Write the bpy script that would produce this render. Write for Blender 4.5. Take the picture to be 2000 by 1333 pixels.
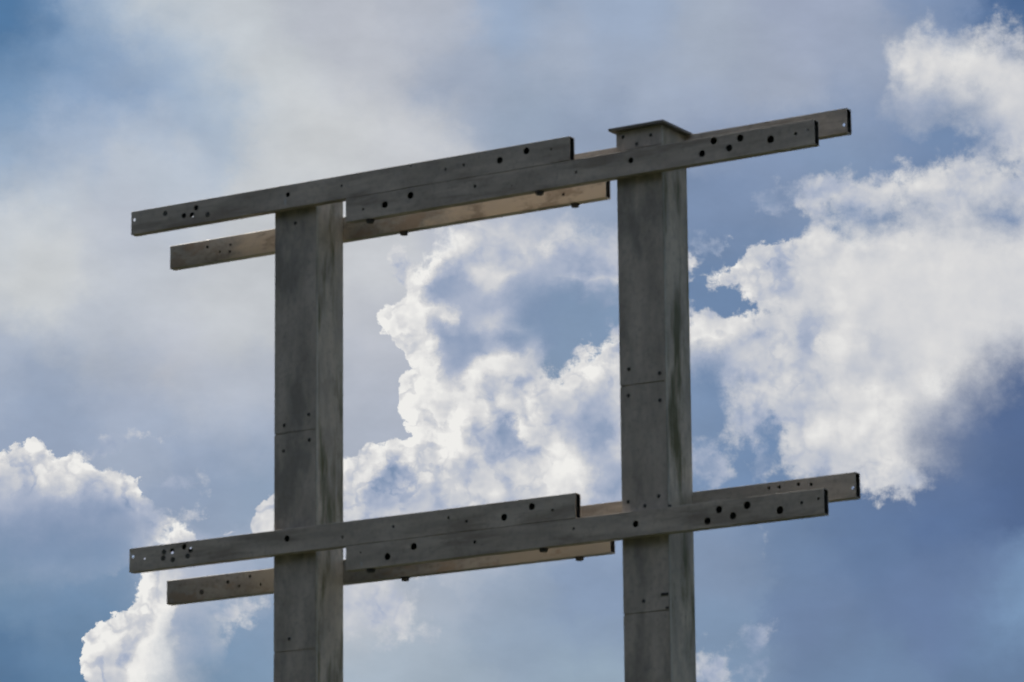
import bpy, bmesh, math, random
import numpy as np
from mathutils import Vector, Matrix

for o in list(bpy.data.objects):
    bpy.data.objects.remove(o)
scene = bpy.context.scene
COL = scene.collection
random.seed(7)

# ------------------------------------------------------------------ camera
cam_d = bpy.data.cameras.new('camera')
cam_d.sensor_width = 36.0
cam_d.lens = 153.6
cam_d.clip_start = 0.1
cam_d.clip_end = 20000.0
cam_d.dof.use_dof = True                 # focused on the clouds: the frame goes slightly soft
cam_d.dof.focus_distance = 4000.0
cam_d.dof.aperture_fstop = 12.5
cam = bpy.data.objects.new('camera', cam_d)
COL.objects.link(cam)
YAW, PITCH, ROLL = math.radians(31.1335), math.radians(13.1568), math.radians(-0.5364)
fw = Vector((-math.sin(YAW) * math.cos(PITCH), math.cos(YAW) * math.cos(PITCH), math.sin(PITCH)))
rt = Vector((math.cos(YAW), math.sin(YAW), 0.0))
up = rt.cross(fw)
rt, up = math.cos(ROLL) * rt + math.sin(ROLL) * up, -math.sin(ROLL) * rt + math.cos(ROLL) * up
cam.matrix_world = Matrix(((rt.x, up.x, -fw.x, 14.5818), (rt.y, up.y, -fw.y, -21.3544), (rt.z, up.z, -fw.z, 1.6), (0, 0, 0, 1)))
scene.camera = cam

# ------------------------------------------------------------------ exposure
scene.view_settings.view_transform = 'Standard'
scene.view_settings.look = 'None'
scene.view_settings.exposure = 0.0
scene.view_settings.gamma = 1.0
scene.view_settings.use_curve_mapping = False
scene.cycles.max_bounces = 8
scene.cycles.diffuse_bounces = 5
scene.cycles.use_denoising = True
scene.cycles.use_adaptive_sampling = True
scene.cycles.adaptive_threshold = 0.05
scene.cycles.adaptive_min_samples = 4

# ------------------------------------------------------------------ sun (behind the frame, to the left)
SUN_AZ = math.radians(57.0)       # towards -X, counted from +Y
SUN_EL = math.radians(41.0)
to_sun = Vector((-math.sin(SUN_AZ) * math.cos(SUN_EL), math.cos(SUN_AZ) * math.cos(SUN_EL), math.sin(SUN_EL)))
sun_d = bpy.data.lights.new('sun', 'SUN')
sun_d.energy = 5.0
sun_d.angle = math.radians(0.53)
sun_d.color = (1.0, 0.93, 0.82)
sun = bpy.data.objects.new('sun', sun_d)
sun.rotation_euler = (-to_sun).to_track_quat('-Z', 'Y').to_euler()
sun.location = (0, 0, 60)
COL.objects.link(sun)

# ------------------------------------------------------------------ sky
# The sky is a function of direction only.  Around one compass bearing it carries the cumulus
# banks of the day as a coverage chart (outline, whiteness, softness and the haze between them),
# in hundredths of 8533 of the tangent; every contour in it is broken up by fractal noise.
# Away from that bearing the same noise goes on as scattered cloud.
SKY_F = 8533.26
SKY_AXES = ((0.854826, 0.518835, -0.009117), (0.125694, -0.189983, 0.973708), (-0.503462, 0.833497, 0.227617))   # fixed compass frame: bearing 31 degrees west of north, 13 degrees up


def s2l(c):
    c = np.asarray(c, float) / 255.0
    return np.where(c <= 0.04045, c / 12.92, ((c + 0.055) / 1.055) ** 2.4)


# chart grid
GX0, GX1, GY0, GY1 = -160.0, 2160.0, -120.0, 1460.0
GS = 20.0
gx = np.linspace(GX0, GX1, 121)
NROW = int(round((GY1 - GY0) / GS)) + 1
gy = GY0 + GS * np.arange(NROW)
PX, PY = np.meshgrid(gx, gy)


def sdf(poly):
    P = np.array(poly, float)
    Q = np.roll(P, -1, axis=0)
    best = np.full(PX.shape, 1e9)
    inside = np.zeros(PX.shape, bool)
    for (ax, ay), (bx, by) in zip(P, Q):
        ex, ey = bx - ax, by - ay
        t = np.clip(((PX - ax) * ex + (PY - ay) * ey) / (ex * ex + ey * ey + 1e-9), 0, 1)
        best = np.minimum(best, np.hypot(PX - ax - t * ex, PY - ay - t * ey))
        if ay != by:
            c = ((ay > PY) != (by > PY)) & (PX < (bx - ax) * (PY - ay) / (by - ay) + ax)
            inside ^= c
    return np.where(inside, best, -best)


def line_d(pts):
    best = np.full(PX.shape, 1e9)
    for (ax, ay), (bx, by) in zip(pts[:-1], pts[1:]):
        ex, ey = bx - ax, by - ay
        t = np.clip(((PX - ax) * ex + (PY - ay) * ey) / (ex * ex + ey * ey + 1e-9), 0, 1)
        best = np.minimum(best, np.hypot(PX - ax - t * ex, PY - ay - t * ey))
    return best


# --- outlines of the cumulus masses
CENTRE = [(868, 440), (870, 480), (845, 498), (818, 514), (803, 535), (798, 560), (783, 582), (766, 597), (744, 606), (739, 630), (741, 650),
          (756, 661), (776, 680), (790, 702), (801, 724), (784, 734), (776, 752), (781, 778), (780, 800), (785, 822), (796, 846), (806, 867),
          (780, 874), (750, 873), (718, 872), (696, 880), (672, 893), (610, 930), (537, 982), (512, 1000), (498, 1040), (600, 1110), (680, 1150),
          (800, 1130), (950, 1090), (1100, 1030), (1190, 1000), (1250, 960), (1270, 640), (1207, 652), (1180, 661), (1154, 675), (1140, 692), (1136, 707), (1120, 720), (1098, 731),
          (1082, 742), (1062, 742), (1055, 722), (1075, 690), (1050, 660), (1030, 640), (1060, 580), (1110, 560), (1150, 570), (1210, 560), (1230, 500), (1190, 455), (1100, 450), (1000, 430)]
RIGHT = [(1330, 505), (1350, 514), (1362, 526), (1390, 528), (1410, 521), (1424, 512), (1440, 495), (1460, 484), (1485, 480), (1506, 476), (1530, 480),
         (1547, 470), (1572, 458), (1605, 446), (1640, 441), (1672, 451), (1702, 447), (1740, 432), (1800, 418), (1900, 400), (2060, 390),
         (2240, 420), (2240, 690), (2080, 700), (2000, 708), (1950, 706), (1926, 727), (1900, 748), (1880, 777), (1854, 794), (1815, 812), (1795, 850), (1802, 895), (1799, 922),
         (1794, 943), (1766, 962), (1730, 950), (1716, 962), (1688, 945), (1620, 950), (1556, 930), (1518, 905), (1526, 880), (1520, 850), (1504, 826), (1475, 834),
         (1448, 858), (1424, 862), (1406, 852), (1419, 836), (1414, 812), (1432, 793), (1419, 745), (1383, 727), (1330, 708)]
BANK = [(1555, 402), (1566, 380), (1582, 365), (1612, 355), (1680, 346), (1760, 335), (1830, 312), (1872, 303), (1920, 306), (1960, 318), (2060, 330),
        (2240, 330), (2240, 470), (2000, 470), (1800, 450), (1660, 440), (1600, 440), (1570, 425)]
UPPER = [(1788, 72), (1808, 66), (1824, 78), (1868, 75), (1924, 70), (1932, 52), (1952, 45), (1969, 52), (1977, 78), (1985, 98), (2030, 105), (2240, 90), (2240, 340),
         (2000, 340), (1950, 300), (1930, 280), (1913, 245), (1896, 212), (1843, 206), (1790, 214), (1752, 176), (1747, 140), (1752, 105)]
LEFT = [(-240, 860), (-100, 850), (-30, 880), (0, 888), (12, 877), (36, 868), (64, 867), (86, 878), (106, 888), (140, 884), (153, 893), (160, 909), (172, 906), (184, 912), (194, 922), (210, 920),
        (226, 920), (245, 929), (262, 937), (272, 951), (278, 975), (290, 1000), (308, 1010), (324, 1034), (300, 1055), (180, 1075), (0, 1075), (-240, 1080)]
LOWER = [(300, 1066), (312, 1052), (331, 1043), (360, 1037), (379, 1040), (388, 1060), (396, 1100), (400, 1150), (378, 1200), (356, 1260), (345, 1340), (330, 1500), (180, 1500), (172, 1333), (165, 1302),
         (148, 1291), (150, 1275), (160, 1258), (164, 1236), (178, 1220), (191, 1222), (217, 1222), (222, 1209), (229, 1190), (250, 1178), (255, 1164), (266, 1145), (285, 1130), (290, 1112)]
PUFFS = [  # small cloudlets: centre x, y, half-widths, tilt, softness
    (455, 1190, 40, 22, 25, .5), (440, 1046, 16, 8, 0, .05), (360, 1030, 24, 14, 10, .4), (205, 880, 36, 9, 15, .9), (354, 953, 15, 6, 10, .9), (745, 1200, 80, 38, -20, .9),
    (690, 1170, 34, 45, 0, .8), (1380, 912, 20, 36, 30, .8), (1375, 478, 24, 12, 0, 1.0), (1510, 398, 20, 12, 25, 1.0), (1398, 1310, 40, 24, -30, .6), (1478, 1275, 12, 28, -10, .95),
    (1487, 905, 4, 20, 5, .8), (790, 530, 26, 30, 0, .95), (1180, 593, 12, 9, 0, .6)]

HS = 120.0
h = np.full(PX.shape, -HS)
for poly in (CENTRE, RIGHT, BANK, UPPER, LEFT, LOWER):
    h = np.maximum(h, sdf(poly))
for x, y, a, b, ang, so in PUFFS:
    c, s = math.cos(math.radians(ang)), math.sin(math.radians(ang))
    u = ((PX - x) * c - (PY - y) * s) / a
    v = ((PX - x) * s + (PY - y) * c) / b
    h = np.maximum(h, (1 - np.hypot(u, v)) * min(a, b))
HOLES = [[(1340, 548), (1375, 535), (1400, 545), (1420, 560), (1446, 570), (1440, 588), (1482, 606), (1474, 614), (1440, 610), (1400, 606), (1340, 598)],
         [(1572, 432), (1640, 416), (1690, 420), (1740, 404), (1800, 398), (1760, 420), (1705, 434), (1640, 434)], [(1920, 418), (1965, 408), (2010, 414), (1990, 430), (1940, 432)]]
for poly in HOLES:
    h = np.minimum(h, -sdf(poly))
CH_H = np.clip(h / HS, -1, 1) * 0.5 + 0.5

# --- softness of the outlines (0 = crisp cauliflower edge, 1 = fading wisp)
SOFT = [(800, 540, .12), (745, 630, .06), (790, 720, .05), (780, 780, .05), (800, 860, .05), (730, 875, .12), (520, 1010, .05), (900, 450, .5), (1000, 450, .6), (1150, 450, .6),
        (1200, 560, .5), (1060, 590, .9), (1060, 660, .9), (1100, 720, .3), (1180, 660, .2), (1000, 1090, .9), (650, 1140, .9), (1360, 520, .2), (1440, 495, .15), (1500, 480, .15), (1600, 445, .4),
        (1750, 430, .6), (2000, 712, .85), (1950, 710, .9), (1910, 750, .95), (1880, 780, .95), (1840, 805, .95), (1800, 830, .95), (1830, 880, .95), (1790, 950, .5), (1710, 960, .4), (1530, 880, .5), (1420, 850, .5), (1400, 720, .7), (1420, 780, .5), (1400, 590, .25),
        (1570, 390, .5), (1600, 362, .45), (1640, 425, .6), (1710, 420, .75), (1780, 405, .8), (1965, 420, .8), (1650, 350, .45), (1700, 345, .45), (1780, 330, .45), (1870, 305, .45), (1980, 320, .5), (1640, 385, .4), (1740, 370, .4), (1850, 350, .5), (1800, 70, .6), (1950, 45, .55), (1750, 140, .6), (1800, 215, .95), (1880, 210, .95), (1920, 260, .8),
        (0, 880, .15), (60, 868, .12), (150, 890, .2), (230, 920, .1), (275, 960, .12), (310, 1020, .6), (250, 1070, 1), (180, 1080, 1), (100, 1080, 1), (0, 1080, 1), (-100, 1080, 1), (340, 1040, .08), (280, 1130, .08), (220, 1205, .08), (160, 1260, .08), (150, 1290, .08),
        (1700, 560, .95), (1800, 600, .95), (1900, 550, .95), (1620, 560, .8), (1850, 500, .9), (1700, 800, .7), (1650, 860, .7), (1900, 640, .95), (1600, 650, .7), (1625, 672, .8), (1560, 700, .4), (1500, 760, .35), (1860, 130, .8), (1950, 180, .85), (880, 600, .85), (880, 700, .8), (940, 640, .8), (1140, 850, .6), (980, 800, .3), (900, 920, .3), (1020, 860, .25), (150, 1030, .9), (60, 1050, .95),
        (390, 1130, .9), (370, 1230, 1.0), (350, 1320, 1.0)] + [(x, y, min(so, 0.45)) for x, y, a, b, ang, so in PUFFS]


def rbf(samples, sig, k):
    num = np.zeros(PX.shape + (k,))
    den = np.zeros(PX.shape)
    for smp in samples:
        d2 = ((PX - smp[0]) ** 2 + (PY - smp[1]) ** 2)
        w = np.exp(-d2 / (2 * sig * sig)) + 1e-3 / (1 + d2 / sig ** 2) ** 2
        num += w[..., None] * np.array(smp[2:], float)
        den += w
    return num / den[..., None]


CH_S = rbf(SOFT, 30.0, 1)[..., 0]

# --- whiteness inside the masses, painted in layers: (kind, points, half-width, value, strength)
tone = np.full(PX.shape, 0.66)


def lay(dist, width, value, strength=1.0):
    global tone
    a = strength * np.exp(-(np.maximum(dist, 0) / width) ** 2 * 0.7)
    tone = tone * (1 - a) + value * a


def ell(x, y, a, b, ang=0):
    c, s = math.cos(math.radians(ang)), math.sin(math.radians(ang))
    u = ((PX - x) * c - (PY - y) * s) / a
    v = ((PX - x) * s + (PY - y) * c) / b
    return np.hypot(u, v)


# centre: grey hollow behind a bright left rim
lay(-sdf(CENTRE), 20, .62)
TONES = [  # ellipses: x, y, a, b, tilt, value, strength
    (690, 1180, 30, 30, 0, .6, .9), (760, 1200, 60, 40, 0, .70, .9), (640, 960, 60, 60, 0, .85, .8), (530, 1030, 40, 40, 0, .97, .9), (1060, 1060, 200, 50, 0, .5, .8)]


def at(ox, oy, sc, rows):
    return [(ox + x / sc, oy + y / sc, a / sc, b / sc, t, v, st) for x, y, a, b, t, v, st in rows]


# centre cloud: bright left rim, grey hollows behind it, a second mass in front
TONES += at(680, 430, 2.338, [
    (640, 120, 220, 90, 0, .66, .9), (1000, 150, 200, 80, 0, .52, .9), (440, 270, 85, 85, 0, .30, 1), (460, 330, 90, 60, 0, .32, .9), (620, 350, 130, 60, 0, .52, .9), (600, 230, 60, 34, 0, .90, .9), (520, 130, 40, 50, 0, .86, .8), (470, 90, 30, 40, 0, .84, .8),
    (720, 255, 60, 30, 0, .92, .9), (660, 310, 45, 24, 0, .86, .8), (790, 160, 34, 44, 0, .88, .8), (870, 125, 34, 26, 0, .88, .8), (950, 105, 44, 30, 0, .93, .9), (1050, 80, 50, 30, 20, .90, .9), (740, 175, 30, 20, 0, .45, .8), (1190, 160, 24, 50, 0, .62, .7),
    (1060, 180, 80, 50, 0, .34, .8), (1110, 268, 130, 24, -5, .97, 1), (1000, 245, 40, 14, 0, .85, .7), (1160, 385, 22, 18, 0, .66, .8), (960, 420, 200, 130, 0, .06, 1), (940, 560, 120, 130, 0, .06, 1), (1080, 440, 120, 100, 0, .04, .9),
    (480, 530, 140, 90, 0, .32, 1), (560, 610, 110, 90, 0, .28, 1), (440, 640, 70, 60, 0, .34, .8), (520, 690, 60, 40, 0, .40, .7), (640, 470, 70, 26, 0, .70, .9), (690, 505, 50, 26, 0, .66, .8), (790, 480, 44, 24, 0, .66, .8), (850, 560, 40, 50, 0, .46, .8), (850, 610, 30, 50, 20, .55, .8), (760, 560, 60, 30, 0, .16, .7),
    (380, 595, 28, 26, 0, .86, .8), (265, 465, 30, 28, 0, .58, .8), (200, 480, 40, 50, 0, .93, .8), (300, 640, 40, 90, 20, .97, .9), (320, 820, 80, 130, 0, .92, .9), (410, 890, 70, 100, 0, .74, .9), (420, 960, 60, 50, 0, .76, .8), (400, 1040, 130, 30, 0, 1.0, .9),
    (600, 800, 90, 80, 0, .90, .9), (570, 900, 80, 90, 0, .90, .9), (660, 690, 70, 60, 0, .86, .9), (760, 650, 70, 40, 0, .88, .9), (680, 745, 28, 24, 0, .55, .8), (790, 715, 15, 18, 0, .25, .9), (800, 790, 64, 34, 10, .40, .9), (665, 830, 24, 60, 0, .52, .8), (740, 770, 30, 30, 0, .8, .6),
    (600, 1010, 70, 60, 0, .72, .9), (700, 960, 60, 60, 0, .30, 1), (725, 990, 55, 60, 0, .20, .9), (690, 1050, 50, 30, 0, .34, .8), (640, 960, 40, 50, 0, .55, .7), (840, 1035, 34, 28, 0, .30, .9), (900, 1050, 30, 30, 0, .5, .7),
    (1180, 610, 70, 90, 0, .93, .9), (1090, 700, 110, 70, 0, .90, .9), (950, 770, 90, 60, 0, .92, .9), (1200, 790, 50, 80, 0, .84, .8), (1060, 900, 110, 70, 0, .52, 1), (1000, 860, 60, 40, 0, .72, .7), (1140, 1000, 70, 110, 0, .30, 1), (1225, 1040, 18, 44, 0, .86, .9), (1170, 1200, 70, 90, 0, .26, 1), (1220, 920, 30, 40, 0, .7, .7),
    (1000, 1140, 120, 90, 0, .95, 1), (850, 1190, 110, 60, 0, .86, .9), (700, 1140, 90, 60, 0, .70, .9), (760, 1090, 40, 26, 0, .60, .7), (560, 1120, 60, 40, 0, .76, .9), (600, 1230, 120, 50, 0, .74, .9), (460, 1230, 80, 50, 0, .80, .9), (520, 1180, 40, 24, 0, .6, .7),
    (190, 1170, 90, 75, 0, .28, 1), (170, 1220, 80, 40, 0, .32, .8), (330, 1180, 50, 40, 0, .52, .9), (60, 1150, 36, 70, 0, .80, .9), (30, 1250, 50, 30, 0, .86, .8), (110, 1090, 40, 40, 0, .86, .7), (240, 1100, 120, 22, 0, .80, .8)])
# right bank: broad and even, torn on its left side
TONES += at(1340, 430, 3.03, [
    (1200, 350, 900, 350, 0, .79, 1), (1000, 150, 200, 60, 0, .83, .8), (1600, 200, 250, 90, 0, .81, .8), (1100, 220, 80, 40, 0, .72, .6), (1300, 400, 100, 60, 0, .74, .6), (900, 60, 100, 40, 0, .85, .8), (700, 130, 60, 60, 0, .82, .8), (450, 200, 110, 50, 0, .74, .9), (490, 290, 70, 40, 0, .46, .9), (310, 270, 60, 60, 0, .85, .8), (420, 330, 50, 50, 0, .74, .6),
    (590, 430, 60, 60, 0, .52, .9), (700, 350, 50, 40, 0, .70, .6), (750, 690, 55, 60, 0, .38, .95), (740, 590, 50, 50, 0, .48, .9), (850, 640, 24, 50, 0, .55, .6), (450, 710, 90, 50, 0, .50, 1), (370, 690, 50, 30, 0, .56, .7), (120, 700, 110, 40, 0, .91, 1), (150, 610, 130, 40, 0, .84, .9), (400, 600, 100, 30, 0, .84, .9), (550, 520, 60, 60, 0, .80, .8),
    (930, 560, 45, 110, 18, .88, .9), (870, 720, 50, 120, 15, .86, .85), (1140, 730, 50, 60, 0, .58, .9), (1275, 800, 34, 60, 0, .64, .8), (1000, 650, 80, 60, 0, .80, .7), (1700, 600, 300, 120, 0, .78, .9), (1500, 740, 120, 60, 0, .82, .8), (1120, 1040, 170, 70, -10, .93, 1), (1460, 960, 110, 80, 0, .93, 1), (950, 1010, 80, 50, 0, .85, .8), (1000, 1180, 200, 60, 0, .86, .9), (1650, 860, 100, 70, 0, .85, .9), (1850, 760, 120, 50, 0, .72, .9), (1380, 1110, 120, 50, 0, .74, .8),
    (1050, 890, 60, 30, 0, .66, .8), (700, 1000, 60, 50, 0, .58, .9), (380, 880, 40, 34, 0, .56, .8), (320, 840, 50, 30, 0, .70, .8), (380, 950, 30, 30, 0, .5, .7), (360, 1050, 50, 40, 0, .76, .8), (450, 1110, 60, 40, 0, .50, .9), (600, 930, 70, 60, 0, .78, .8), (550, 1050, 50, 60, 0, .72, .8), (660, 1150, 60, 40, 0, .56, .9), (690, 1260, 40, 60, 0, .46, .9), (880, 1260, 120, 60, 0, .86, .9),
    (140, 860, 120, 60, 0, .40, 1), (120, 1000, 110, 110, 0, .22, 1), (260, 1275, 50, 28, 0, .78, .9), (340, 1180, 60, 40, 0, .44, .8), (560, 800, 60, 50, 0, .70, .7), (480, 1230, 60, 40, 0, .1, .8)])
TONES += [
    (1640, 850, 60, 50, 0, .85, .8), (1720, 860, 60, 50, 0, .82, .8), (1700, 915, 80, 26, 0, .80, .8), (1600, 890, 40, 30, 0, .62, .7), (1600, 915, 20, 12, 0, .4, .6), (1740, 935, 50, 20, 0, .66, .8), (1380, 912, 34, 44, 0, .36, .95), (1487, 905, 16, 32, 0, .12, .95), (300, 262, 34, 22, 0, .50, .95), (590, 257, 42, 22, 10, .64, .95),
    # wispy bank above it and the upper right cloud
    (1640, 385, 90, 30, 10, .60, .95), (1740, 360, 80, 24, 10, .74, .9), (1830, 345, 70, 30, 10, .80, .9), (1590, 375, 34, 12, 30, .70, .8), (1680, 415, 70, 14, 0, .35, .8), (1760, 400, 60, 25, 0, .62, .7), (1860, 390, 40, 14, 0, .45, .7), (1950, 380, 60, 40, 0, .66, .8), (1965, 425, 40, 10, 0, .3, .7),
    (1860, 110, 100, 60, 0, .83, .95), (1800, 150, 40, 40, 0, .78, .7), (1950, 70, 25, 25, 0, .72, .8), (1970, 110, 16, 25, 0, .45, .6), (1870, 190, 90, 25, 0, .72, .8), (1960, 180, 50, 60, 0, .78, .8), (1950, 260, 40, 50, 0, .58, .8), (1800, 205, 50, 20, 0, .5, .8),
    (1375, 478, 34, 22, 0, .12, 1), (1510, 398, 36, 26, 0, .14, 1), (1398, 1310, 45, 30, 0, .52, .95), (1478, 1275, 34, 50, 0, .16, 1),
    # left cloud
    (140, 1010, 170, 60, 0, .27, .95), (120, 1070, 260, 45, 0, .16, 1), (60, 890, 60, 18, 0, .88, .9), (10, 930, 14, 40, 0, .85, .8), (70, 960, 40, 25, 0, .40, .8), (60, 920, 30, 12, 0, .62, .7), (100, 915, 40, 12, -15, .80, .7), (120, 950, 22, 16, 0, .62, .7), (90, 930, 10, 14, 0, .85, .5), (150, 955, 16, 20, 0, .85, .8),
    (170, 925, 22, 20, 0, .85, .8), (225, 945, 50, 18, -20, .72, .9), (265, 965, 14, 18, 0, .68, .7), (205, 960, 30, 14, 0, .6, .6), (310, 1020, 24, 24, 0, .30, .8), (360, 1028, 30, 12, 0, .45, .7),
    (205, 880, 46, 20, 0, .36, .95), (354, 953, 26, 16, 0, .30, .95), (480, 845, 40, 24, 0, .32, .95), (440, 1046, 20, 12, 0, .95, .9),
    # lower left cloud
    (345, 1055, 50, 25, 0, .97, .95), (280, 1160, 40, 50, 0, .93, .9), (210, 1250, 50, 40, 0, .90, .9), (300, 1200, 30, 50, -20, .84, .8), (240, 1290, 40, 40, 0, .72, .8), (220, 1330, 40, 30, 0, .70, .8), (310, 1260, 30, 60, -15, .95, .9), (290, 1310, 30, 40, 0, .92, .8),
    (360, 1130, 30, 50, 0, .55, .8), (370, 1230, 22, 60, 0, .45, .8), (320, 1130, 20, 30, 0, .86, .7), (455, 1190, 40, 25, 0, .62, .9),
    (790, 530, 30, 40, 0, .66, .9)]
for x, y, a, b, ang, val, st in TONES:
    lay(ell(x, y, a, b, ang), 1.0, val, st)
# bright rims on the side of the sun
for pts, wd, val, st in [
    ([(868, 455), (866, 490), (840, 508), (815, 530), (806, 570), (780, 595), (756, 612), (750, 645)], 20, 1.0, .9),
    ([(752, 650), (785, 675), (800, 705), (815, 735), (800, 760), (790, 800), (800, 840), (815, 872), (880, 868)], 22, 1.0, .9),
    ([(750, 608), (790, 609), (826, 603), (860, 610), (882, 625)], 11, .97, .9), ([(806, 620), (812, 668), (826, 704), (847, 738), (852, 760)], 13, .96, .85), ([(979, 785), (1005, 828), (1036, 862)], 9, .95, .85), ([(1022, 780), (1056, 840), (1090, 884), (1108, 900)], 15, .95, .85), ([(894, 764), (894, 806), (885, 840), (894, 866)], 12, .98, .85), ([(830, 922), (804, 960), (790, 970)], 6, .9, .8),
    ([(672, 900), (720, 885), (790, 884), (900, 876)], 16, 1.0, .9), ([(895, 765), (930, 745), (945, 715), (985, 694)], 14, .97, .8), ([(890, 780), (885, 840), (870, 870)], 16, .97, .8),
    ([(1140, 700), (1160, 682), (1205, 662)], 14, .95, .7), ([(1350, 525), (1400, 530), (1440, 505)], 9, .95, .8),
    ([(-40, 895), (0, 893), (20, 878), (60, 874), (90, 886), (130, 890), (150, 898)], 15, 1.0, .95), ([(165, 912), (200, 926), (245, 935), (268, 955)], 12, .96, .85), ([(68, 930), (85, 915), (110, 908)], 6, .9, .6),
    ([(300, 1062), (340, 1046), (375, 1044)], 12, 1.0, .9), ([(285, 1140), (255, 1175), (225, 1215), (170, 1235), (155, 1285)], 14, .97, .8), ([(335, 1160), (300, 1230), (275, 1280), (265, 1340)], 9, .99, .8)]:
    lay(line_d(pts), wd, val, st)
for pts, wd, val, st in [([(320, 1120), (290, 1200), (265, 1250), (240, 1270)], 7, .74, .6), ([(815, 760), (830, 720), (810, 690)], 7, .70, .4)]:
    lay(line_d(pts), wd, val, st)
CH_T = np.clip(0.72 + (tone - 0.72) * 1.25, 0, 1)

# --- open sky and thin veil between the masses (sRGB read as seen)
HAZE = [(20, 20, 70, 120, 168), (150, 60, 116, 150, 190), (250, 150, 138, 164, 200), (0, 200, 112, 148, 188), (350, 170, 152, 174, 206), (200, 0, 165, 182, 205), (300, 20, 198, 202, 208), (450, 60, 196, 200, 208), (600, 50, 186, 189, 201), (500, 150, 202, 204, 208), (330, 85, 148, 171, 200), (400, 135, 163, 181, 203), (430, 195, 166, 182, 205), (470, 105, 200, 203, 208), (560, 200, 201, 203, 208), (380, 50, 196, 200, 207), (700, 120, 190, 192, 203),
        (640, 260, 207, 207, 210), (800, 300, 200, 200, 206), (850, 50, 180, 184, 198), (900, 150, 162, 173, 196), (1000, 20, 150, 170, 201), (1100, 100, 166, 176, 197), (1050, 220, 150, 165, 189), (1200, 50, 155, 172, 201), (1250, 150, 160, 172, 196), (1400, 130, 166, 176, 196), (1500, 150, 163, 172, 194), (1600, 60, 160, 170, 196), (1700, 110, 153, 165, 191), (1400, 220, 150, 163, 191), (1700, 240, 140, 155, 186), (1850, 0, 130, 152, 190), (1980, 10, 68, 104, 154),
        (1990, 80, 92, 124, 166), (1750, 290, 110, 136, 176), (1880, 260, 112, 138, 178), (1500, 320, 130, 150, 186), (1420, 400, 120, 142, 179), (1650, 300, 125, 148, 183), (1150, 250, 145, 160, 188),
        (100, 300, 162, 179, 206), (0, 300, 150, 172, 201), (300, 300, 186, 194, 209), (100, 400, 190, 197, 209), (200, 450, 186, 191, 206), (80, 470, 209, 209, 211), (120, 500, 206, 206, 209), (50, 560, 206, 206, 208), (20, 460, 196, 200, 209), (300, 560, 193, 196, 206), (450, 600, 198, 199, 205), (200, 650, 181, 186, 200), (0, 680, 165, 175, 197), (350, 700, 190, 192, 204), (100, 780, 150, 165, 193), (250, 780, 165, 175, 199), (450, 780, 182, 187, 203), (300, 850, 160, 172, 197), (450, 870, 156, 169, 195),
        (100, 840, 145, 160, 189), (400, 950, 138, 155, 186), (480, 1000, 135, 155, 184), (100, 1120, 118, 144, 179), (20, 1160, 103, 136, 172), (100, 1200, 95, 131, 171), (20, 1300, 68, 111, 156), (120, 1320, 84, 122, 162), (420, 1290, 105, 138, 174), (480, 1210, 125, 150, 184), (470, 1330, 120, 148, 181), (400, 1230, 120, 147, 182), (440, 1110, 175, 182, 205), (600, 400, 200, 201, 206),
        (700, 520, 200, 200, 206), (720, 650, 190, 191, 202), (720, 750, 180, 184, 200), (730, 840, 170, 176, 194), (1150, 600, 124, 150, 185), (1080, 640, 127, 151, 185), (1080, 720, 127, 150, 182), (1050, 440, 165, 176, 200), (1190, 480, 150, 165, 193), (950, 430, 185, 188, 203), (1190, 960, 140, 158, 190),
        (700, 1180, 194, 195, 205), (800, 1280, 160, 173, 191), (720, 1310, 165, 178, 196), (950, 1150, 150, 165, 191), (1000, 1250, 142, 160, 186), (1150, 1200, 130, 150, 184), (1150, 1320, 145, 165, 188), (900, 1320, 155, 170, 190), (850, 1170, 170, 178, 196),
        (1400, 1100, 125, 145, 179), (1550, 1080, 105, 130, 169), (1700, 1050, 94, 121, 165), (1950, 800, 80, 104, 149), (1900, 900, 88, 112, 156), (1850, 1000, 85, 112, 159), (1980, 950, 76, 101, 147), (1600, 1200, 105, 128, 169), (1800, 1200, 98, 122, 166), (1400, 1250, 120, 145, 180), (1950, 1300, 95, 122, 162), (1990, 1185, 118, 152, 193), (1920, 1150, 98, 122, 166), (1700, 1320, 105, 132, 171), (1380, 870, 120, 145, 183), (1450, 900, 108, 137, 179), (1400, 570, 106, 134, 174), (1450, 600, 104, 132, 172), (1830, 860, 110, 125, 160),
        (-150, -100, 70, 118, 168), (1000, -120, 150, 168, 198), (2150, 0, 90, 120, 165), (-150, 500, 175, 185, 203), (2150, 900, 85, 110, 155), (-150, 1300, 75, 115, 158), (1000, 1450, 145, 162, 186), (2150, 1400, 95, 122, 162)]
hz = rbf([s[:2] + tuple(s2l(s[2:])) for s in HAZE], 50.0, 3)
hz = (hz * 0.82 + 0.18 * hz.mean(axis=2, keepdims=True)) * np.array((0.945, 0.975, 0.965))
hz = np.clip((hz - 0.14 * np.array((0.38, 0.48, 0.60))) / 0.86, 0.004, 1.0)      # the rest of the light is the clear sky behind the veil


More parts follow.
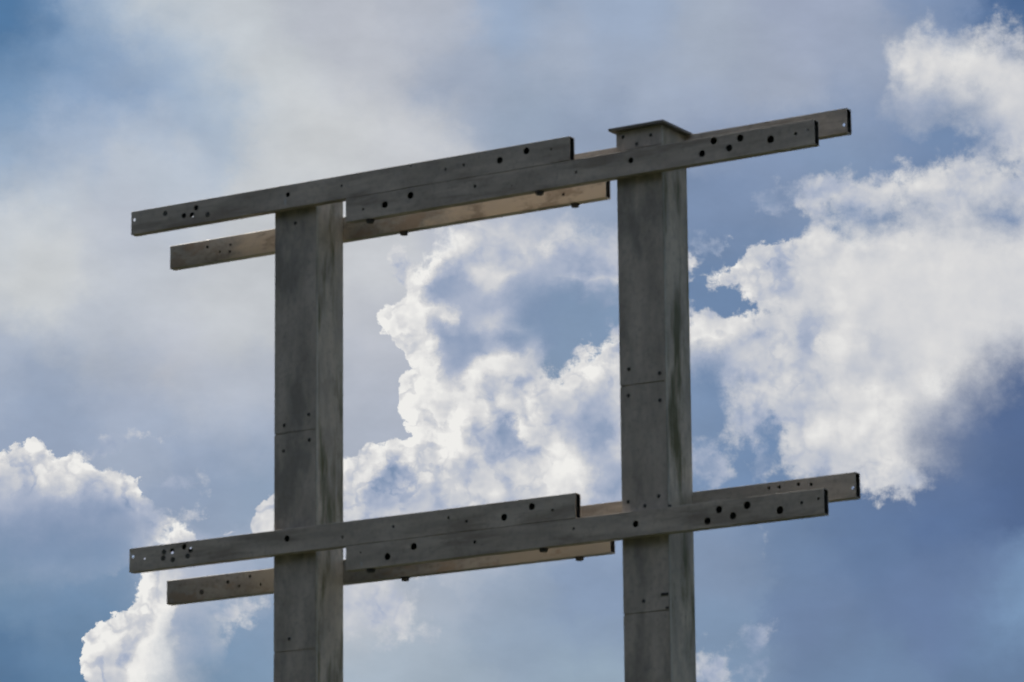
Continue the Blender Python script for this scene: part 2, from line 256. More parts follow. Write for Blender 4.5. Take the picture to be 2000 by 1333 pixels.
def build_world():
    w = bpy.data.worlds.new('World')
    scene.world = w
    w.use_nodes = True
    nt = w.node_tree
    nt.nodes.clear()
    N, L = nt.nodes, nt.links

    def put(sock, v):
        if isinstance(v, bpy.types.NodeSocket):
            L.new(v, sock)
        elif v is not None:
            sock.default_value = v

    def m(op, a, b=None, c=None, clamp=False):
        n = N.new('ShaderNodeMath')
        n.operation = op
        n.use_clamp = clamp
        for k, v in enumerate((a, b, c)):
            put(n.inputs[k], v)
        return n.outputs[0]

    def vm(op, a, b=None, s=None):
        n = N.new('ShaderNodeVectorMath')
        n.operation = op
        put(n.inputs[0], a)
        if b is not None:
            put(n.inputs[1], b)
        if s is not None:
            put(n.inputs['Scale'], s)
        return n.outputs['Value'] if op in ('DOT_PRODUCT', 'LENGTH') else n.outputs[0]

    def comb(x, y, z):
        n = N.new('ShaderNodeCombineXYZ')
        for k, v in enumerate((x, y, z)):
            put(n.inputs[k], v)
        return n.outputs[0]

    def sep(v):
        n = N.new('ShaderNodeSeparateXYZ')
        L.new(v, n.inputs[0])
        return n.outputs

    def noise(vec, scale, detail, rough=0.55, dist=0.0, typ='FBM', lac=2.0):
        n = N.new('ShaderNodeTexNoise')
        n.noise_dimensions = '3D'
        n.noise_type = typ
        put(n.inputs['Vector'], vec)
        n.inputs['Scale'].default_value = scale
        n.inputs['Detail'].default_value = detail
        n.inputs['Roughness'].default_value = rough
        n.inputs['Lacunarity'].default_value = lac
        n.inputs['Distortion'].default_value = dist
        return n.outputs

    def smooth(v, a, b, lo=0.0, hi=1.0):
        n = N.new('ShaderNodeMapRange')
        n.interpolation_type = 'SMOOTHSTEP'
        put(n.inputs['Value'], v)
        put(n.inputs['From Min'], a)
        put(n.inputs['From Max'], b)
        put(n.inputs['To Min'], lo)
        put(n.inputs['To Max'], hi)
        return n.outputs['Result']

    def mixc(f, a, b):
        n = N.new('ShaderNodeMix')
        n.data_type = 'RGBA'
        put(n.inputs[0], f)
        put(n.inputs[6], a)
        put(n.inputs[7], b)
        return n.outputs[2]

    def mixf(f, a, b):
        n = N.new('ShaderNodeMix')
        n.data_type = 'FLOAT'
        put(n.inputs[0], f)
        put(n.inputs[2], a)
        put(n.inputs[3], b)
        return n.outputs[0]

    def chart(px, py, chans, rows, step):
        """bilinear read of a 3-channel chart: one curve per row, blended between rows"""
        x01 = m('DIVIDE', m('SUBTRACT', px, GX0), GX1 - GX0, clamp=True)
        xv = comb(x01, x01, x01)
        yr = m('DIVIDE', m('SUBTRACT', py, GY0), GS * step)
        yr = m('MINIMUM', m('MAXIMUM', yr, 0.0), float(len(rows) - 1))
        acc = None
        for j, r in enumerate(rows):
            n = N.new('ShaderNodeRGBCurve')
            n.inputs[0].default_value = 1.0
            L.new(xv, n.inputs[1])
            for k in range(3):
                cv = n.mapping.curves[k]
                vals = chans[k][r]
                idx = range(0, len(gx), step)
                pts = [((gx[i] - GX0) / (GX1 - GX0), float(np.clip(vals[i], 0, 1))) for i in idx]
                cv.points[0].location = pts[0]
                cv.points[1].location = pts[-1]
                for q in pts[1:-1]:
                    cv.points.new(*q)
                for q in cv.points:
                    q.handle_type = 'AUTO_CLAMPED'
            n.mapping.update()
            if acc is None:
                acc = n.outputs[0]
                continue
            mx = N.new('ShaderNodeMix')
            mx.data_type = 'RGBA'
            mx.clamp_factor = True
            L.new(m('SUBTRACT', yr, float(j - 1)), mx.inputs[0])
            L.new(acc, mx.inputs[6])
            L.new(n.outputs[0], mx.inputs[7])
            acc = mx.outputs[2]
        return acc

    tc = N.new('ShaderNodeTexCoord').outputs['Generated']
    d = vm('NORMALIZE', tc)
    ax = [vm('DOT_PRODUCT', d, tuple(a)) for a in SKY_AXES]
    q = vm('SCALE', comb(*ax), s=SKY_F / 100.0)
    fz = m('MAXIMUM', ax[2], 0.2)
    px = m('ADD', m('MULTIPLY', m('DIVIDE', ax[0], fz), SKY_F), 1000.0)
    py = m('SUBTRACT', 666.5, m('MULTIPLY', m('DIVIDE', ax[1], fz), SKY_F))

    # fractal break-up of every contour
    n1 = vm('SUBTRACT', noise(q, 1.25, 5, 0.60)[1], (0.5, 0.5, 0.5))
    n1s = sep(n1)
    wx = m('MULTIPLY', n1s[0], 84.0)
    wy = m('MULTIPLY', n1s[1], 84.0)
    a1 = chart(m('ADD', px, wx), m('ADD', py, wy), (CH_H, CH_T, CH_S), list(range(NROW)), 1)
    hh, tt, ss = sep(a1)
    hh = m('MULTIPLY', m('SUBTRACT', hh, 0.5), 2.0 * HS)          # signed distance to the outline
    # away from the charted bearing: scattered cloud from the same noise
    inx = m('MULTIPLY', smooth(px, -160.0, -50.0), smooth(px, 2160.0, 2050.0))
    iny = m('MULTIPLY', smooth(py, -120.0, -40.0), smooth(py, 1460.0, 1380.0))
    win = m('MULTIPLY', m('MULTIPLY', inx, iny), smooth(ax[2], 0.3, 0.6))
    big = noise(q, 0.09, 4, 0.55)[0]
    hgen = m('MULTIPLY', m('SUBTRACT', big, 0.57), 900.0)
    hh = mixf(win, hgen, hh)
    tt = mixf(win, m('ADD', 0.55, m('MULTIPLY', m('SUBTRACT', big, 0.5), 1.6)), tt)
    ss = mixf(win, 0.4, ss)

    # ragged edge, more so where the cloud is dissolving
    n3 = noise(q, 2.4, 4, 0.58)[0]
    hr = m('ADD', hh, m('MULTIPLY', m('SUBTRACT', n3, 0.5), m('ADD', 16.0, m('MULTIPLY', m('MULTIPLY', ss, m('SUBTRACT', 1.15, ss)), 300.0))))
    wd = m('ADD', 2.5, m('MULTIPLY', m('MULTIPLY', ss, ss), 95.0))
    mask = smooth(hr, m('MULTIPLY', wd, -1.0), wd)

    # relief: billows catch light from the sun's side (up and to the left)
    sd = (-1.2 * 0.17, 1.0 * 0.17, 0.0)
    b0 = noise(q, 1.15, 3, 0.55)[0]
    b1 = noise(vm('ADD', q, sd), 1.15, 3, 0.55)[0]
    tex = m('SUBTRACT', 1.15, ss)
    relief = m('MULTIPLY', m('SUBTRACT', b0, b1), m('MULTIPLY', tex, 1.15))
    tt = m('ADD', tt, relief)
    tt = m('ADD', tt, m('MULTIPLY', n1s[2], m('MULTIPLY', tex, 0.38)))
    # crevices between the billows
    qw = vm('ADD', q, vm('SCALE', n1, s=0.5))
    cr = noise(qw, 1.35, 3, 0.5)[0]
    cr = m('ABSOLUTE', m('SUBTRACT', cr, 0.5))
    tt = m('SUBTRACT', tt, m('MULTIPLY', smooth(cr, 0.07, 0.0), m('MULTIPLY', m('MULTIPLY', tex, tex), 0.17)))
    rim = m('MULTIPLY', smooth(hr, 22.0, 0.0), m('SUBTRACT', 1.0, ss))
    tt = m('ADD', tt, m('MULTIPLY', rim, 0.10))

    ramp = N.new('ShaderNodeValToRGB')
    el = ramp.color_ramp.elements
    stops = [(0.0, (124, 144, 174)), (0.22, (146, 161, 187)), (0.45, (172, 181, 200)), (0.66, (198, 201, 208)), (0.82, (217, 217, 218)), (1.0, (239, 238, 235))]
    el[0].position, el[1].position = 0.0, 1.0
    for pos, c in stops[1:-1]:
        el.new(pos)
    for e, (pos, c) in zip(el, stops):
        e.position = pos
        e.color = tuple(s2l(c)) + (1.0,)
    L.new(tt, ramp.inputs[0])

    # thin veil over the clear sky
    vx = m('ADD', px, m('MULTIPLY', n1s[2], 120.0))
    vy = m('ADD', py, m('MULTIPLY', n1s[0], 120.0))
    veil = chart(vx, vy, [hz[..., k] for k in range(3)], list(range(0, NROW, 3)), 3)
    vn = noise(comb(m('MULTIPLY', ax[0], SKY_F / 100), m('MULTIPLY', ax[1], SKY_F / 60), m('MULTIPLY', ax[2], SKY_F / 100)), 0.55, 5, 0.58)[0]
    veil = vm('SCALE', veil, s=m('ADD', 1.0, m('MULTIPLY', m('SUBTRACT', vn, 0.5), 0.42)))
    vgen = mixc(smooth(big, 0.35, 0.6), tuple(s2l((95, 130, 176))) + (1,), tuple(s2l((178, 186, 203))) + (1,))
    veil = mixc(win, vgen, veil)

    sky = N.new('ShaderNodeTexSky')
    sky.sky_type = 'NISHITA'
    sky.sun_disc = False
    sky.sun_elevation = SUN_EL
    sky.sun_rotation = -SUN_AZ
    sky.altitude = 50
    sky.air_density = 1.0
    sky.dust_density = 0.6
    STR = 0.08
    clear = vm('SCALE', sky.outputs[0], s=1.0)
    base = mixc(0.86, clear, vm('SCALE', veil, s=1.0 / STR))
    final = mixc(mask, base, vm('SCALE', ramp.outputs[0], s=1.0 / STR))
    bg = N.new('ShaderNodeBackground')
    L.new(final, bg.inputs[0])
    bg.inputs[1].default_value = STR
    out = N.new('ShaderNodeOutputWorld')
    L.new(bg.outputs[0], out.inputs[0])
    w.cycles.sampling_method = 'MANUAL'
    w.cycles.sample_map_resolution = 512


build_world()
# ------------------------------------------------------------------ materials


def make_mat(name, dark, light, scale, stain_or_bounce=None, stain_amt=0.0, stain_scale=(1, 1, 1), rough=0.62, streak=(1, 1, 1), bump=0.15, spots=0.35, metallic=0.0, bounce_bloom=None):
    mt = bpy.data.materials.new(name)
    mt.use_nodes = True
    nt = mt.node_tree
    N, L = nt.nodes, nt.links
    bs = N['Principled BSDF']
    tc = N.new('ShaderNodeTexCoord')

    def nz(sc, detail, rgh, sx, off=0.0):
        mp = N.new('ShaderNodeMapping')
        mp.inputs['Scale'].default_value = sx
        mp.inputs['Location'].default_value = (off, off * 1.7, off * 0.6)
        L.new(tc.outputs['Object'], mp.inputs['Vector'])
        n = N.new('ShaderNodeTexNoise')
        n.inputs['Scale'].default_value = sc
        n.inputs['Detail'].default_value = detail
        n.inputs['Roughness'].default_value = rgh
        L.new(mp.outputs[0], n.inputs['Vector'])
        return n.outputs[0]

    def mr(v, a, b, lo=0.0, hi=1.0):
        n = N.new('ShaderNodeMapRange')
        n.interpolation_type = 'SMOOTHSTEP'
        L.new(v, n.inputs['Value'])
        for k, x in zip(('From Min', 'From Max', 'To Min', 'To Max'), (a, b, lo, hi)):
            n.inputs[k].default_value = x
        return n.outputs['Result']

    def mix(f, a, b):
        n = N.new('ShaderNodeMix')
        n.data_type = 'RGBA'
        if isinstance(f, float):
            n.inputs[0].default_value = f
        else:
            L.new(f, n.inputs[0])
        for k, x in ((6, a), (7, b)):
            if isinstance(x, tuple):
                n.inputs[k].default_value = x + (1.0,)
            else:
                L.new(x, n.inputs[k])
        return n.outputs[2]

    big = nz(scale, 6, 0.6, streak)
    fine = nz(scale * 9, 4, 0.65, (1, 1, 1), 3.1)
    col = mix(mr(big, 0.3, 0.7), dark, light)
    col = mix(mr(fine, 0.45, 0.75, 0.0, spots), col, tuple(c * 0.55 for c in dark))
    if stain_or_bounce is not None:
        st = nz(1.0, 5, 0.6, stain_scale, 11.0)
        if bounce_bloom is None:
            col = mix(mr(st, 0.47, 0.66, 0.0, stain_amt), col, stain_or_bounce)
        else:                                   # warm bounce light painted over the rust at given places, ragged by noise
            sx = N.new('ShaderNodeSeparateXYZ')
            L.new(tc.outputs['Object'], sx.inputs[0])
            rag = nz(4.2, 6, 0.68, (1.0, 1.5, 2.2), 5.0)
            for cx, hw in bounce_bloom:
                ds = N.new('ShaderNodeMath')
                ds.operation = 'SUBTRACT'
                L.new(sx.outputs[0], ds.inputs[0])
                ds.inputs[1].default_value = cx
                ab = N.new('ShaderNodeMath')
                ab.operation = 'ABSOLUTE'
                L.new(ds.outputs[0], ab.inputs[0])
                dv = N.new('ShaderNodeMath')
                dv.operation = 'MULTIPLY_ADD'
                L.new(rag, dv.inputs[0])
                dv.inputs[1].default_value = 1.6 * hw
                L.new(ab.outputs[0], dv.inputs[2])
                col = mix(mr(dv.outputs[0], hw * 1.85, hw * 1.25, 0.0, stain_amt), col, stain_or_bounce)
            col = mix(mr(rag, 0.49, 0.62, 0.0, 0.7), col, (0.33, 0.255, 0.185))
    L.new(col, bs.inputs['Base Color'])
    L.new(mr(big, 0.3, 0.7, rough - 0.08, rough + 0.12), bs.inputs['Roughness'])
    bs.inputs['Metallic'].default_value = metallic
    bs.inputs['Specular IOR Level'].default_value = 0.35
    bp = N.new('ShaderNodeBump')
    bp.inputs['Strength'].default_value = bump
    bp.inputs['Distance'].default_value = 0.004
    L.new(fine, bp.inputs['Height'])
    L.new(bp.outputs[0], bs.inputs['Normal'])
    return mt


M_BEAM = make_mat('weathered_beam_steel', (0.405, 0.352, 0.296), (0.61, 0.535, 0.452), 3.4, (0.24, 0.195, 0.155), 0.55, (2.0, 3.0, 13.0), streak=(0.7, 2, 3.2), spots=0.38)
M_BACK = make_mat('rust_and_painted_bounce_steel', (0.30, 0.278, 0.238), (0.47, 0.435, 0.37), 4.5, (0.64, 0.545, 0.42), 1.0, (1.0, 1.0, 1.0), streak=(0.9, 2, 2.4), rough=0.42, metallic=0.4, bounce_bloom=((1.72, 0.85), (-0.05, 0.50)), spots=0.5)  # tan rust and warm bounce light painted together into the colour
M_BACK2 = make_mat('light_rust_painted_bounce_steel', (0.28, 0.262, 0.228), (0.44, 0.412, 0.36), 4.5, (0.44, 0.395, 0.32), 1.0, (1.0, 1.0, 1.0), streak=(0.9, 2, 2.4), rough=0.48, metallic=0.4, bounce_bloom=((1.85, 0.55), (-0.05, 0.40)), spots=0.5)  # fainter rust, with some bounce light painted in as well
M_POST = make_mat('weathered_post_steel', (0.375, 0.33, 0.281), (0.595, 0.525, 0.450), 3.4, (0.20, 0.188, 0.168), 0.6, (5.0, 4.0, 2.0), streak=(2.4, 2.4, 0.8), spots=0.38)
M_SIDE = make_mat('algae_stained_post_steel', (0.341, 0.312, 0.255), (0.628, 0.572, 0.466), 2.6, (0.115, 0.115, 0.052), 1.0, (3.0, 6.0, 1.3), streak=(2, 2, 0.9), spots=0.35)
M_STRIP = make_mat('bare_corner_steel', (0.40, 0.385, 0.33), (0.58, 0.56, 0.48), 3.0, (0.15, 0.15, 0.095), 0.6, (3.0, 3.0, 1.6), streak=(3, 3, 0.6))
M_CAP = make_mat('dark_cap_steel', (0.15, 0.14, 0.125), (0.26, 0.245, 0.22), 4.0, spots=0.5)
M_BOLT = make_mat('dark_bolt_steel', (0.035, 0.034, 0.033), (0.07, 0.066, 0.06), 8.0, rough=0.55)
M_PLUG = make_mat('dark_filled_hole', (0.070, 0.066, 0.058), (0.105, 0.098, 0.085), 12.0, rough=0.8)
M_DRIP = make_mat('pale_paint_drip', (0.42, 0.42, 0.41), (0.55, 0.55, 0.54), 12.0, rough=0.7, spots=0.1)
M_GROUND = make_mat('dark_grass_ground', (0.016, 0.024, 0.009), (0.032, 0.040, 0.016), 0.05, (0.040, 0.034, 0.021), 0.5, (0.02, 0.02, 0.02), rough=0.9)

# ------------------------------------------------------------------ mesh helpers


def mesh_from(bm, name):
    me = bpy.data.meshes.new(name)
    bm.normal_update()
    bm.to_mesh(me)
    bm.free()
    return me


def obj(name, me, mat=None, parent=None, loc=(0, 0, 0), rot=(0, 0, 0)):
    o = bpy.data.objects.new(name, me)
    o.location = loc
    o.rotation_euler = rot
    if mat is not None and not me.materials:
        me.materials.append(mat)
    o.parent = parent
    COL.objects.link(o)
    return o


def add_box(bm, x0, x1, y0, y1, z0, z1, bevel=0.0):
    v = [bm.verts.new((x, y, z)) for z in (z0, z1) for y in (y0, y1) for x in (x0, x1)]
    fs = [(0, 2, 3, 1), (4, 5, 7, 6), (0, 1, 5, 4), (2, 6, 7, 3), (0, 4, 6, 2), (1, 3, 7, 5)]
    faces = [bm.faces.new([v[i] for i in f]) for f in fs]
    if bevel > 0:
        es = set(e for f in faces for e in f.edges)
        bmesh.ops.bevel(bm, geom=list(es), offset=bevel, segments=2, affect='EDGES', profile=0.5)


def box(x0, x1, y0, y1, z0, z1, bevel=0.0):
    bm = bmesh.new()
    add_box(bm, x0, x1, y0, y1, z0, z1, bevel)
    return bm


def add_cyl(bm, r, h, n, mat=Matrix()):
    bmesh.ops.create_cone(bm, cap_ends=True, segments=n, radius1=r, radius2=r, depth=h, matrix=mat)


def cut(me, cutters):
    """boolean difference of a mesh with a mesh of cutters"""
    a = bpy.data.objects.new('a', me)
    b = bpy.data.objects.new('b', cutters)
    COL.objects.link(a)
    COL.objects.link(b)
    md = a.modifiers.new('cut', 'BOOLEAN')
    md.operation = 'DIFFERENCE'
    md.solver = 'EXACT'
    md.object = b
    dg = bpy.context.evaluated_depsgraph_get()
    res = bpy.data.meshes.new_from_object(a.evaluated_get(dg))
    bpy.data.objects.remove(a)
    bpy.data.objects.remove(b)
    return res


TB, HB, DP, PW = 0.057, 0.1476, 0.3006, 0.300      # beam depth and height, post depth and width
WALL = 0.005


def tube(x0, x1, y0, z0):
    """open-ended rectangular steel tube running along X"""
    def ring(x, inset, r, n):
        pts = []
        for cx, cy, a0 in ((TB - inset - r, HB - inset - r, 0), (inset + r, HB - inset - r, 90), (inset + r, inset + r, 180), (TB - inset - r, inset + r, 270)):
            for k in range(n + 1):
                a = math.radians(a0 + 90 * k / n)
                pts.append((x, y0 + cx + r * math.cos(a), z0 + cy + r * math.sin(a)))
        return pts
    bm = bmesh.new()
    R = [[bm.verts.new(p) for p in ring(x, i, r, 3)] for x, i, r in ((x0, 0, 0.0025), (x1, 0, 0.0025), (x0, WALL, 0.0015), (x1, WALL, 0.0015))]
    n = len(R[0])
    for k in range(n):
        j = (k + 1) % n
        bm.faces.new((R[0][k], R[0][j], R[1][j], R[1][k]))
        bm.faces.new((R[2][j], R[2][k], R[3][k], R[3][j])).material_index = 1
        bm.faces.new((R[0][j], R[0][k], R[2][k], R[2][j]))
        bm.faces.new((R[1][k], R[1][j], R[3][j], R[3][k]))
    bmesh.ops.recalc_face_normals(bm, faces=bm.faces[:])
    return bm


frame = bpy.data.objects.new('sign_frame', None)
frame.empty_display_size = 0.5
COL.objects.link(frame)
frame['label'] = 'bare weathered grey steel sign frame with two posts and paired drilled crossbeams'
frame['category'] = 'sign frame'

ROT_Y = Matrix.Rotation(math.radians(90), 4, 'X')


def beam(label, mat, x0, x1, y0, z0, holes, back=()):
    """holes: (x, height above z0, radius) in the wall that faces the viewer; back: the same in the far wall"""
    me = mesh_from(tube(x0, x1, y0, z0), 'beam')
    me.materials.append(mat)
    me.materials.append(M_BOLT)         # inside coloured dark to stand in for shade in the hollow
    bm = bmesh.new()
    for x, z, r in holes:
        add_cyl(bm, r * 1.14, 0.03, 20, Matrix.Translation((x, y0, z0 + z)) @ ROT_Y)
    for x, z, r in back:
        add_cyl(bm, r, 0.03, 16, Matrix.Translation((x, y0 + TB, z0 + z)) @ ROT_Y)
    if holes or back:
        me = cut(me, mesh_from(bm, 'cutters'))
    o = obj('beam', me, mat, frame)
    o['label'] = label
    return o


plug_bm = bmesh.new()
add_cyl(plug_bm, 0.0165, 0.0024, 20)
PLUG = mesh_from(plug_bm, 'plug')
screw_bm = bmesh.new()
bmesh.ops.create_cone(screw_bm, cap_ends=True, segments=12, radius1=0.0118, radius2=0.0078, depth=0.006)
SCREW = mesh_from(screw_bm, 'screw')
bolt_bm = bmesh.new()
add_cyl(bolt_bm, 0.027, 0.005, 20, Matrix.Translation((0, 0, -0.0025)))
add_cyl(bolt_bm, 0.023, 0.015, 6, Matrix.Translation((0, 0, -0.0127)))
BOLT = mesh_from(bolt_bm, 'bolt')
for me_, mt_ in ((PLUG, M_PLUG), (SCREW, M_BOLT), (BOLT, M_BOLT)):
    me_.materials.append(mt_)


def plugs(b, y, z0, pts):
    for x, z in pts:
        obj('plug', PLUG, None, b, (x, y - 0.0006, z0 + z), (math.radians(90), 0, 0))


def bolts(b, y, z, xs):
    for x in xs:
        obj('bolt', BOLT, None, b, (x, y, z - 0.0003))


# ------------------------------------------------------------------ crossbeams
# each tier: two beams on the near side of the posts, two on the far side, lapped and bolted one over the other
Z1, Z2 = 8.4487, 6.3171       # joint height of the upper and of the lower tier
GAP = 0.0016
KX, KZ = 0.604 * TB, 0.273 * TB      # where a sight line through a near hole meets the far wall

A1 = beam('upper left near beam of the top tier, long overhang to the left', M_BEAM, -1.043, 2.124, -TB, Z1 + GAP,
          [(-0.550, .103, .0155), (-0.582, .062, .0155), (-0.643, .066, .0155), (0.132, .086, .014), (1.644, .073, .0186), (1.828, .103, .0186), (1.997, .088, .0075), (0.524, .084, .008),
           (1.020, .132, .006), (1.265, .075, .0078), (1.393, .084, .0078), (-1.020, .094, .0095)], [(-0.576 - KX, .044 + KZ, .012)])
plugs(A1, -TB, Z1 + GAP, [(-0.783, .100), (-0.463, .047)])
B1 = beam('lower right near beam of the top tier, overhanging to the right', M_BEAM, 0.554, 3.731, -TB, Z1 - HB,
          [(x, z + HB, r) for x, z, r in [(0.835, -.078, .0186), (1.017, -.048, .0186), (1.470, -.058, .0093), (0.679, -.084, .007), (2.164, -.076, .0093), (1.724, -.092, .0045), (2.534, -.061, .0155),
           (3.005, -.092, .0186), (3.082, -.028, .0186), (3.182, -.086, .0186), (3.255, -.039, .0186), (3.451, -.076, .020), (3.613, -.068, .0093), (3.691, -.057, .006)]])
bolts(B1, -TB / 2, Z1 - HB, (0.712, 1.90))
C1 = beam('rust tinged lower far beam of the top tier, running to the left, warm bounce light painted in', M_BACK, -1.001, 2.158, DP, Z1 - HB,
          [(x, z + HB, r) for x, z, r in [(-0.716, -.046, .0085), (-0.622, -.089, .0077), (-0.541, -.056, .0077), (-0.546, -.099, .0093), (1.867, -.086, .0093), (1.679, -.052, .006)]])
bolts(C1, DP + TB / 2, Z1 - HB, (0.724, 1.931))
D1 = beam('upper far beam of the top tier, sticking out furthest right', M_BEAM, 0.56, 3.760, DP, Z1 + GAP, [(3.742, .050, .0095)], [(3.742 - KX, .050 + KZ, .016)])

A2 = beam('upper left near beam of the bottom tier, drilled in two clusters at its left', M_BEAM, -1.029, 2.134, -TB, Z2 + GAP,
          [(0.131, .089, .017), (0.529, .056, .0077), (0.888, .083, .0077), (1.272, .094, .0077), (1.395, .060, .0085), (1.652, .056, .0186), (1.840, .098, .0186), (1.979, .063, .0077),
           (-0.620, .117, .0155), (-0.573, .093, .0155), (-0.710, .100, .0155), (-1.003, .096, .0095), (-0.916, .074, .0065)],
          [(-0.574 - KX, .108 + KZ, .013), (-0.712 - KX, .082 + KZ, .013), (-0.916 - KX, .074 + KZ, .012)])
plugs(A2, -TB, Z2 + GAP, [(-0.703, .046), (-0.593, .057), (-0.769, .100), (-0.774, .063)])
B2 = beam('lower right near beam of the bottom tier, overhanging to the right', M_BEAM, 0.554, 3.731, -TB, Z2 - HB,
          [(x, z + HB, r) for x, z, r in [(0.846, -.092, .0186), (1.030, -.050, .0186), (0.657, -.048, .006), (1.451, -.067, .0093), (2.118, -.059, .0077), (2.527, -.076, .017), (2.993, -.108, .0186),
           (3.068, -.051, .0186), (3.157, -.096, .0186), (3.248, -.045, .020), (3.455, -.095, .020), (3.592, -.067, .009), (3.698, -.056, .0077)]])
bolts(B2, -TB / 2, Z2 - HB, (0.712, 1.90))
C2 = beam('rust tinged lower far beam of the bottom tier, running to the left, faint warm bounce light painted in', M_BACK2, -1.003, 2.154, DP, Z2 - HB,
          [(x, z + HB, r) for x, z, r in [(-0.545, -.053, .011), (-0.462, -.086, .0077), (-0.382, -.034, .0093), (-0.304, -.092, .0077)]])
plugs(C2, DP, Z2, [(-0.740, -.097)])
bolts(C2, DP + TB / 2, Z2 - HB, (0.724, 1.931))
D2 = beam('upper far beam of the bottom tier, sticking out furthest right', M_BEAM, 0.56, 3.752, DP, Z2 + GAP,
          [(3.202, .116, .0085), (3.268, .115, .0093), (3.391, .117, .0093), (3.471, .107, .0093), (3.735, .058, .0095)], [(3.735 - KX, .058 + KZ, .016)])


def drip(b, x, z, w, hgt):
    bm = bmesh.new()
    n = 10
    vs = [bm.verts.new((x + w * math.sin(2 * math.pi * k / n) * (0.75 + 0.25 * math.cos(2 * math.pi * k / n)), -TB - 0.0012, z + hgt * math.cos(2 * math.pi * k / n))) for k in range(n)]
    f = bm.faces.new(vs)
    ex = bmesh.ops.extrude_face_region(bm, geom=[f])
    for v in ex['geom']:
        if isinstance(v, bmesh.types.BMVert):
            v.co.y = -TB + 0.001
    bmesh.ops.recalc_face_normals(bm, faces=bm.faces[:])
    obj('paint_drip', mesh_from(bm, 'paint_drip'), M_DRIP, b)


drip(A1, 0.115, Z1 + 0.043, 0.009, 0.026)
drip(B2, 0.664, Z2 - 0.120, 0.009, 0.014)

# ------------------------------------------------------------------ posts
SEAMS = [8.47, 7.066, 5.735, 4.404, 3.073, 1.742, 0.411]
PT = 0.004


def post(label, x0, top, screws, lugs_or_gashes=()):
    p = obj('post', mesh_from(box(x0 + 0.002, x0 + PW - PT, PT, DP - 0.001, -0.3, top, 0.003), 'post'), M_POST, frame)
    p['label'] = label
    zs = [top - 0.0015] + SEAMS + [-0.25]
    for k in range(len(zs) - 1):
        me = mesh_from(box(x0, x0 + PW - 0.001, 0.0, PT - 0.0004, zs[k + 1] + 0.0045, zs[k] - (0.0045 if k else 0.0), 0.0012), 'front_panel')
        obj('front_panel', me, M_POST, p)
    obj('corner_strip', mesh_from(box(x0 + PW - PT + 0.0004, x0 + PW + 0.002, PT + 0.0005, 0.024, -0.25, top - 0.002, 0.0012), 'corner_strip'), M_STRIP, p)
    obj('side_panel', mesh_from(box(x0 + PW - PT + 0.0004, x0 + PW, 0.0265, DP, -0.25, top - 0.002, 0.0012), 'side_panel'), M_SIDE, p)
    ov = 0.034
    obj('cap_plate', mesh_from(box(x0 - ov, x0 + PW + ov, -ov, DP + ov, top + 0.0004, top + 0.0160, 0.002), 'cap_plate'), M_CAP, p)
    for x, z in screws:
        obj('screw', SCREW, None, p, (x, -0.0026, z), (math.radians(90), 0, 0))
    for x0_, x1_, y0_, y1_, z0_, z1_ in lugs_or_gashes:
        obj('lug_or_gash', mesh_from(box(x0_, x1_, y0_, y1_, z0_, z1_, 0.003), 'lug_or_gash'), M_BOLT, p)
    return p


post('left post, further away, its top hidden behind the crossbeams', 0.0, 8.570,
     [(0.150, 8.387 - .02), (0.072, 7.118), (0.250, 7.163), (0.068, 6.960), (0.254, 7.007), (0.113, 5.812)])
post('right post, nearer, with a flat overhanging cap plate on top', 2.4068, 8.5925,
     [(2.453, 8.555), (2.638, 8.538), (2.543, 8.499), (2.467, 7.165), (2.669, 7.116), (2.461, 7.009), (2.669, 6.957), (2.450, 6.388), (2.558, 6.348 + .005), (2.650, 6.400), (2.540, 5.804)],
     [(2.7088, 2.716, 0.002, 0.034, 6.322, 6.346), (2.655, 2.704, -0.0045, -0.0003, 5.822, 5.838), (2.683, 2.704, -0.0045, -0.0003, 5.744, 5.757)])  # thin front plates are dark stand-ins for gashes cut in the panel edge

# ------------------------------------------------------------------ ground (below the picture)
bm = bmesh.new()
bmesh.ops.create_circle(bm, cap_ends=True, segments=96, radius=6000.0)
g = obj('ground', mesh_from(bm, 'ground'), M_GROUND)
g['kind'] = 'structure'

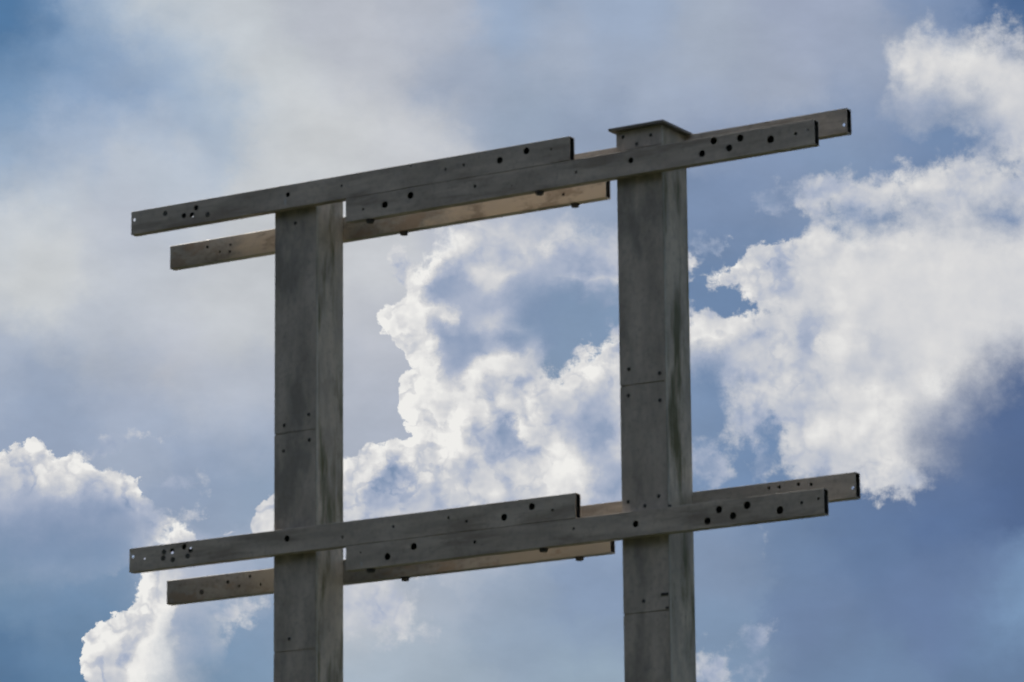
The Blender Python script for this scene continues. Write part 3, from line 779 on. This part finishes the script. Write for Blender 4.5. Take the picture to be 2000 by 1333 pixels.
# ------------------------------------------------------------------ unseen trees added behind the viewer to close off the low sky
M_BARK = make_mat('grey_bark', (0.07, 0.055, 0.04), (0.14, 0.115, 0.09), 6.0, streak=(3, 3, 0.5), rough=0.9)
M_LEAF = make_mat('dark_leaves', (0.022, 0.045, 0.014), (0.055, 0.090, 0.030), 3.0, rough=0.7)
rng = random.Random(3)
bm = bmesh.new()
bmesh.ops.create_cone(bm, cap_ends=False, segments=10, radius1=0.42, radius2=0.12, depth=13.0, matrix=Matrix.Translation((0, 0, 6.5)))
for k in range(9):
    a = k * 2.4
    d = Vector((math.cos(a), math.sin(a), 0.75)).normalized()
    ln = rng.uniform(3.0, 5.0)
    mt_ = Matrix.Translation(Vector((0, 0, 6.0 + k * 0.75)) + d * ln / 2) @ d.to_track_quat('Z', 'Y').to_matrix().to_4x4()
    bmesh.ops.create_cone(bm, cap_ends=False, segments=6, radius1=0.13, radius2=0.03, depth=ln, matrix=mt_)
TRUNK = mesh_from(bm, 'trunk')
TRUNK.materials.append(M_BARK)
vs, fs = [], []
lobes = [(Vector((rng.uniform(-3.6, 3.6), rng.uniform(-3.6, 3.6), rng.uniform(7.0, 18.0))), rng.uniform(2.0, 3.2)) for _ in range(26)]
for c, r in lobes:
    for k in range(110):
        d = Vector((rng.gauss(0, 1), rng.gauss(0, 1), rng.gauss(0, 1))).normalized() * r * rng.uniform(0.6, 1.05)
        u = Vector((rng.gauss(0, 1), rng.gauss(0, 1), rng.gauss(0, 1))).normalized()
        v = u.orthogonal().normalized()
        sz = rng.uniform(0.28, 0.6)
        n = len(vs)
        vs += [c + d + u * sz, c + d + v * sz * 0.5, c + d - u * sz, c + d - v * sz * 0.5]
        fs.append((n, n + 1, n + 2, n + 3))
CROWN = bpy.data.meshes.new('crown')
CROWN.from_pydata([tuple(v) for v in vs], [], fs)
CROWN.materials.append(M_LEAF)
for k in range(26):
    a = math.radians(175 + 210 * (k + 0.5) / 26)
    rr = 37.0 + rng.uniform(-3, 3)
    t = bpy.data.objects.new('blocker_tree', None)
    t.location = (1.5 + rr * math.cos(a), rr * math.sin(a), 0)
    t.rotation_euler = (0, 0, rng.uniform(0, 6.28))
    sc = rng.uniform(1.05, 1.3)
    t.scale = (sc, sc, sc)
    t['label'] = 'tall dark leafy sky blocker added unseen behind the viewer'
    t['category'] = 'blocker_tree'
    t['group'] = 'unseen trees added to block low sky'
    COL.objects.link(t)
    for nm, me_ in (('trunk', TRUNK), ('crown', CROWN)):
        o = bpy.data.objects.new(nm, me_)
        o.parent = t
        COL.objects.link(o)
